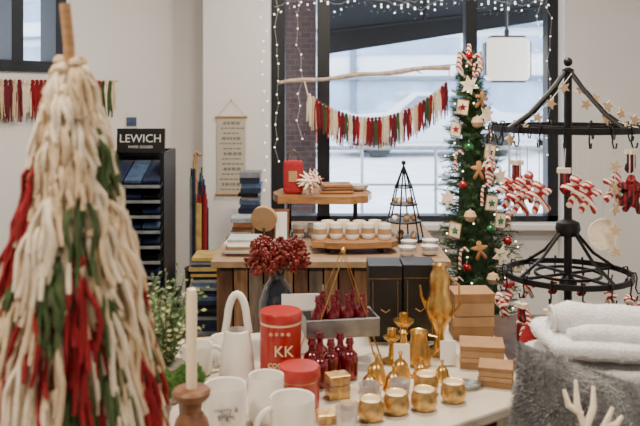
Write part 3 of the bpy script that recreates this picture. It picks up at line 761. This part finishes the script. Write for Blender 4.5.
# black gift boxes
for x0,x1,yy in ((.135,.228,2.275),(.232,.325,2.285)):
    b=MB(); b.box(((x0+x1)/2,yy,ZT+.09),(x1-x0-.004,.11,.18),0); b.box(((x0+x1)/2,yy,ZT+.194),(x1-x0,.114,.036),0)
    b.box(((x0+x1)/2,yy,ZT+.1765),(x1-x0-.001,.113,.003),1)
    b.tube([(x0+.012,yy-.056,ZT+.02),(x0+.012,yy-.056,ZT+.17)],.001,4,1); b.tube([(x1-.012,yy-.056,ZT+.02),(x1-.012,yy-.056,ZT+.17)],.001,4,1)
    b.tube([((x0+x1)/2-.012,yy-.055,ZT+.09),((x0+x1)/2,yy-.066,ZT+.085),((x0+x1)/2+.012,yy-.055,ZT+.09)],.002,6,1)
    b.obj('black_gift_box',[boxblack,goldm],False,.002)
def lathe_obj(name,prof,c,mats,ml=None,n=26):
    b=MB(); b.lathe(prof,c,n,0,mats=ml); return b.obj(name,mats,True)
# brass oil lamp / decanter
b=MB(); c=(.318,2.13,ZT)
b.lathe([(.040,0),(.042,.004),(.038,.010),(.016,.020),(.012,.05),(.020,.075),(.034,.095),(.038,.115),(.036,.135),(.030,.15),(.026,.17),(.028,.19),(.024,.21),(.018,.222),(.020,.235),(.016,.235),(.0,.22)],c,28,0)
b.tube([(c[0]+.034,c[1],c[2]+.10),(c[0]+.055,c[1],c[2]+.13),(c[0]+.052,c[1],c[2]+.18),(c[0]+.022,c[1],c[2]+.205)],.003,6,0)
b.tube([(c[0]-.034,c[1],c[2]+.12),(c[0]-.048,c[1],c[2]+.15),(c[0]-.052,c[1],c[2]+.18)],[.006,.004,.003],6,0)
b.obj('brass_decanter',[brass],True)
lathe_obj('brass_candle_holder',[(.034,0),(.036,.004),(.012,.012),(.008,.04),(.014,.05),(.008,.06),(.026,.075),(.028,.082),(.012,.08),(.012,.10),(.009,.10),(.0,.08)],(.225,2.15,ZT),[brass])
lathe_obj('brass_candle_holder',[(.026,0),(.028,.004),(.010,.012),(.007,.05),(.020,.06),(.022,.066),(.010,.066),(.011,.085),(.008,.085),(0,.07)],(.185,2.06,ZT),[brass])
b=MB(); c=(.252,2.04,ZT)
b.lathe([(.028,0),(.031,.003),(.031,.035),(.024,.05),(.020,.075),(.024,.085),(.020,.083),(.0,.04)],c,24,0)
b.tube([(c[0]+.024,c[1],c[2]+.075),(c[0]+.045,c[1],c[2]+.07),(c[0]+.044,c[1],c[2]+.035),(c[0]+.03,c[1],c[2]+.02)],.003,6,0)
b.obj('brass_pitcher',[brass],True)
def bell(x,y,s):
    b=MB(); b.lathe([(.030*s,0),(.031*s,.003*s),(.024*s,.015*s),(.020*s,.035*s),(.012*s,.046*s),(.004*s,.05*s),(.004*s,.06*s),(.007*s,.066*s),(.0,.072*s)],(x,y,ZT),22,0); b.obj('brass_bell',[brass],True)
for x,y,s in ((.135,1.92,.95),(.196,1.95,.9),(.115,1.85,.85),(.172,1.87,.85),(.245,1.95,.7),(.295,1.93,.7)): bell(x,y,s)
for i,(x,y) in enumerate(((.108,1.70),(.165,1.735),(.228,1.755),(.300,1.80),(.245,1.85))):
    lathe_obj('gold_candle_pot',[(.020,0),(.025,.003),(.029,.016),(.028,.03),(.023,.04),(.025,.044),(.022,.043),(.020,.034),(.0,.034)],(x,y,ZT),[goldm,wax],[0]*6+[1,1,1])
gl=M('clear_glass',(.8,.8,.8),.05,0,trans=.7,coat=1)
for x,y in ((.055,1.655),(.11,1.785),(.18,1.805)):
    lathe_obj('glass_votive',[(.018,0),(.021,.003),(.023,.03),(.024,.045),(.022,.045),(.0205,.03),(.0,.028)],(x,y,ZT),[gl,redglass],[0,0,0,0,0,1,1])
def boxes(name,x,y,w,d,hs,rz=0,mats=(kraft,kraft2),rib=True):
    z=ZT
    for i,h in enumerate(hs):
        b=MB(); b.box((x,y,z+h*.36),(w*.97,d*.97,h*.72),0,rz=rz+.05*i); b.box((x,y,z+h*.78),(w,d,h*.40),1,rz=rz+.05*i)
        if rib: b.box((x,y,z+h*.5),(.012,d+.003,h*.985),2,rz=rz+.05*i)
        z+=h+.0008; b.obj(name,[mats[i%2],mats[(i+1)%2],goldm],False,.001)
boxes('kraft_gift_box',.430,2.285,.115,.10,(.065,.065),.0,rib=False)
boxes('kraft_gift_box',.412,2.04,.11,.09,(.028,.03),-.2,rib=False)
boxes('kraft_gift_box',.420,1.91,.08,.07,(.024,.022),-.3,rib=False)
boxes('gold_gift_box',.040,1.825,.05,.04,(.03,.022),.3,(goldm,kraft2))
boxes('gold_gift_box',.062,1.735,.035,.03,(.022,),-.2,(goldm,goldm))
boxes('kraft_gift_box',.015,1.69,.045,.04,(.02,),.2,(kraft2,goldm))
for (x,y) in ((.325,2.03),(.205,2.005)):
    b=MB(); b.box((x,y,ZT+.0325),(.040,.003,.060),0,rx=-.1); b.box((x,y+.012,ZT+.003),(.03,.026,.005),0); b.obj('price_card',[paper],False)
b=MB(); b.lathe([(.038,0),(.040,.002),(.045,.012),(.043,.013),(.037,.005),(0,.005)],(.335,1.88,ZT),32,0,sy=.6); b.obj('silver_dish',[galv],True)

# ---------------------------------------------------------------- towels on a stand, cushion on bench
b=MB()
b.box((.80,1.90,.81),(.56,.30,.03),0)
for x in (.55,1.05):
    for y in (1.79,2.01): b.box((x,y,.3975),(.04,.04,.795),0)
b.box((.80,1.90,.3),(.5,.2,.02),0)
b.obj('wooden_stand',[brownwood],False,.004)
b=MB()
I3=Matrix.Identity(3)
b.sell((.775,1.885,.857),(.275,.130,.031),.55,.3,64,20,mt=I3,nz=.012,ns=22)
b.sell((.785,1.880,.912),(.268,.128,.026),.55,.3,64,20,mt=Matrix.Rotation(.04,3,'Y'),nz=.012,ns=22)
cpts=[];rs=[]
for i in range(16):
    t=i/15; cpts.append((.545+.46*t,1.87-.02*math.sin(t*5),.968-.02*t)); rs.append((.028 if i in (0,15) else .040)*(1+.06*math.sin(i*1.7)))
b.tube(cpts,rs,20,0)
cp2=[(.56+.42*i/9,1.80+.008*math.sin(i),.945-.012*i/9) for i in range(10)]
b.tube(cp2,[.018]+[.027]*8+[.018],16,0)
sp=[]
for i in range(30):
    a=i*.42; r=.004+.0012*i; sp.append((.541,1.87+r*math.cos(a),.968+r*math.sin(a)))
b.tube(sp,.004,6,0)
b.fuzz(12000,.005,0,.0010)
tow=b.obj('folded_towels',[terry],True,ang=80)
b=MB(); b.box((.535,1.738,.880),(.035,.003,.05),0,ry=.5,rx=-.1); b.tube([(.531,1.74,.90),(.55,1.765,.915)],.001,4,1); b.obj('price_tag',[kraft2,wire],False)
b=MB()
b.box((.64,1.52,.365),(.62,.34,.03),0)
for x in (.36,.92):
    for y in (1.38,1.66): b.box((x,y,.175),(.04,.04,.35),0)
b.obj('bench',[brownwood],False,.004)
b=MB(); W,H,TH=.265,.235,.070; N=30
mt=Matrix.Translation((.597,1.545,.705))@Matrix.Rotation(-.10,4,'Z')@Matrix.Rotation(-.22,4,'X')@Matrix.Rotation(.24,4,'Y')
for sgn in (-1,1):
    vs=[]
    for i in range(N+1):
        for j in range(N+1):
            U=-1+2*i/N; V=-1+2*j/N
            ex=1-.08*(1-V*V); ez=1-.08*(1-U*U)
            th=TH*max(0,(1-U**4))**.5*max(0,(1-V**4))**.5
            p=Vector((W*U*ex,sgn*th,H*V*ez)); p+=Vector((0,sgn*.022*noise.noise(p*9)*(1 if th>0 else 0),0)); vs.append(mt@p)
    q=[(i*(N+1)+j,(i+1)*(N+1)+j,(i+1)*(N+1)+j+1,i*(N+1)+j+1) for i in range(N) for j in range(N)]
    if sgn>0: q=[f[::-1] for f in q]
    b.add(vs,q,0)
b.fuzz(30000,.013,1,.0010,down=.4,mat2=2,clump=1.3)
pil=b.obj('fur_cushion',[furg,furg2,furg3],True,ang=80)
b=MB()
mi=mt.inverted()
def onp(x,z):
    U=x/W;V=z/H; th=TH*max(0,(1-U**4))**.5*max(0,(1-V**4))**.5
    return mt@Vector((x,-th-.020,z))
q=mi@Vector((.500,1.50,.925)); ox,oz=q.x,q.z; cr,sr=math.cos(.24),math.sin(.24)
for ln in ([(.0,-.12),(-.002,-.06),(-.014,-.02),(-.012,.025)],[(-.001,-.06),(.016,-.02),(.020,.015)],[(-.006,-.035),(-.03,-.02),(-.036,.008)],[(0,-.085),(.032,-.055),(.052,-.02)],[(.032,-.055),(.055,-.05),(.068,-.035)]):
    b.tube([onp(x*cr-z*sr+ox,x*sr+z*cr+oz) for x,z in ln],[.0065]*(len(ln)-1)+[.0035],8,0)
a=b.obj('antler_applique',[cream2],True); 
a.location=a.location-pil.location; a.parent=pil

# ---------------------------------------------------------------- lights
def area(name,loc,sx,sy,power,col,rot=(0,0,0)):
    l=bpy.data.lights.new(name,'AREA'); l.shape='RECTANGLE'; l.size=sx; l.size_y=sy; l.energy=power; l.color=col
    ob=bpy.data.objects.new(name,l); ob.location=loc; ob.rotation_euler=rot; bpy.context.scene.collection.objects.link(ob)
area('ceiling_light_1',(.3,2.5,2.76),.4,.25,70,(1,.86,.68))
area('ceiling_light_2',(-1.0,.8,2.76),.6,.3,56,(1,.87,.71))
area('ceiling_light_3',(.2,4.2,2.76),.6,.25,34,(1,.90,.78))
area('ceiling_light_4',(1.3,.9,2.76),.5,.25,36,(1,.87,.71))
w=bpy.data.worlds.new('sky'); bpy.context.scene.world=w; w.use_nodes=True
bg=w.node_tree.nodes['Background']; bg.inputs[0].default_value=(.74,.85,1,1); bg.inputs[1].default_value=7.0
# ---------------------------------------------------------------- camera
cam=bpy.data.cameras.new('camera'); co=bpy.data.objects.new('camera',cam); bpy.context.scene.collection.objects.link(co)
co.location=(0,0,1.5); co.rotation_euler=(pi/2,0,0); cam.lens=45; cam.sensor_width=36; cam.shift_y=-123/640
cam.dof.use_dof=True; cam.dof.focus_distance=2.8; cam.dof.aperture_fstop=5.0; cam.clip_start=.05
bpy.context.scene.camera=co
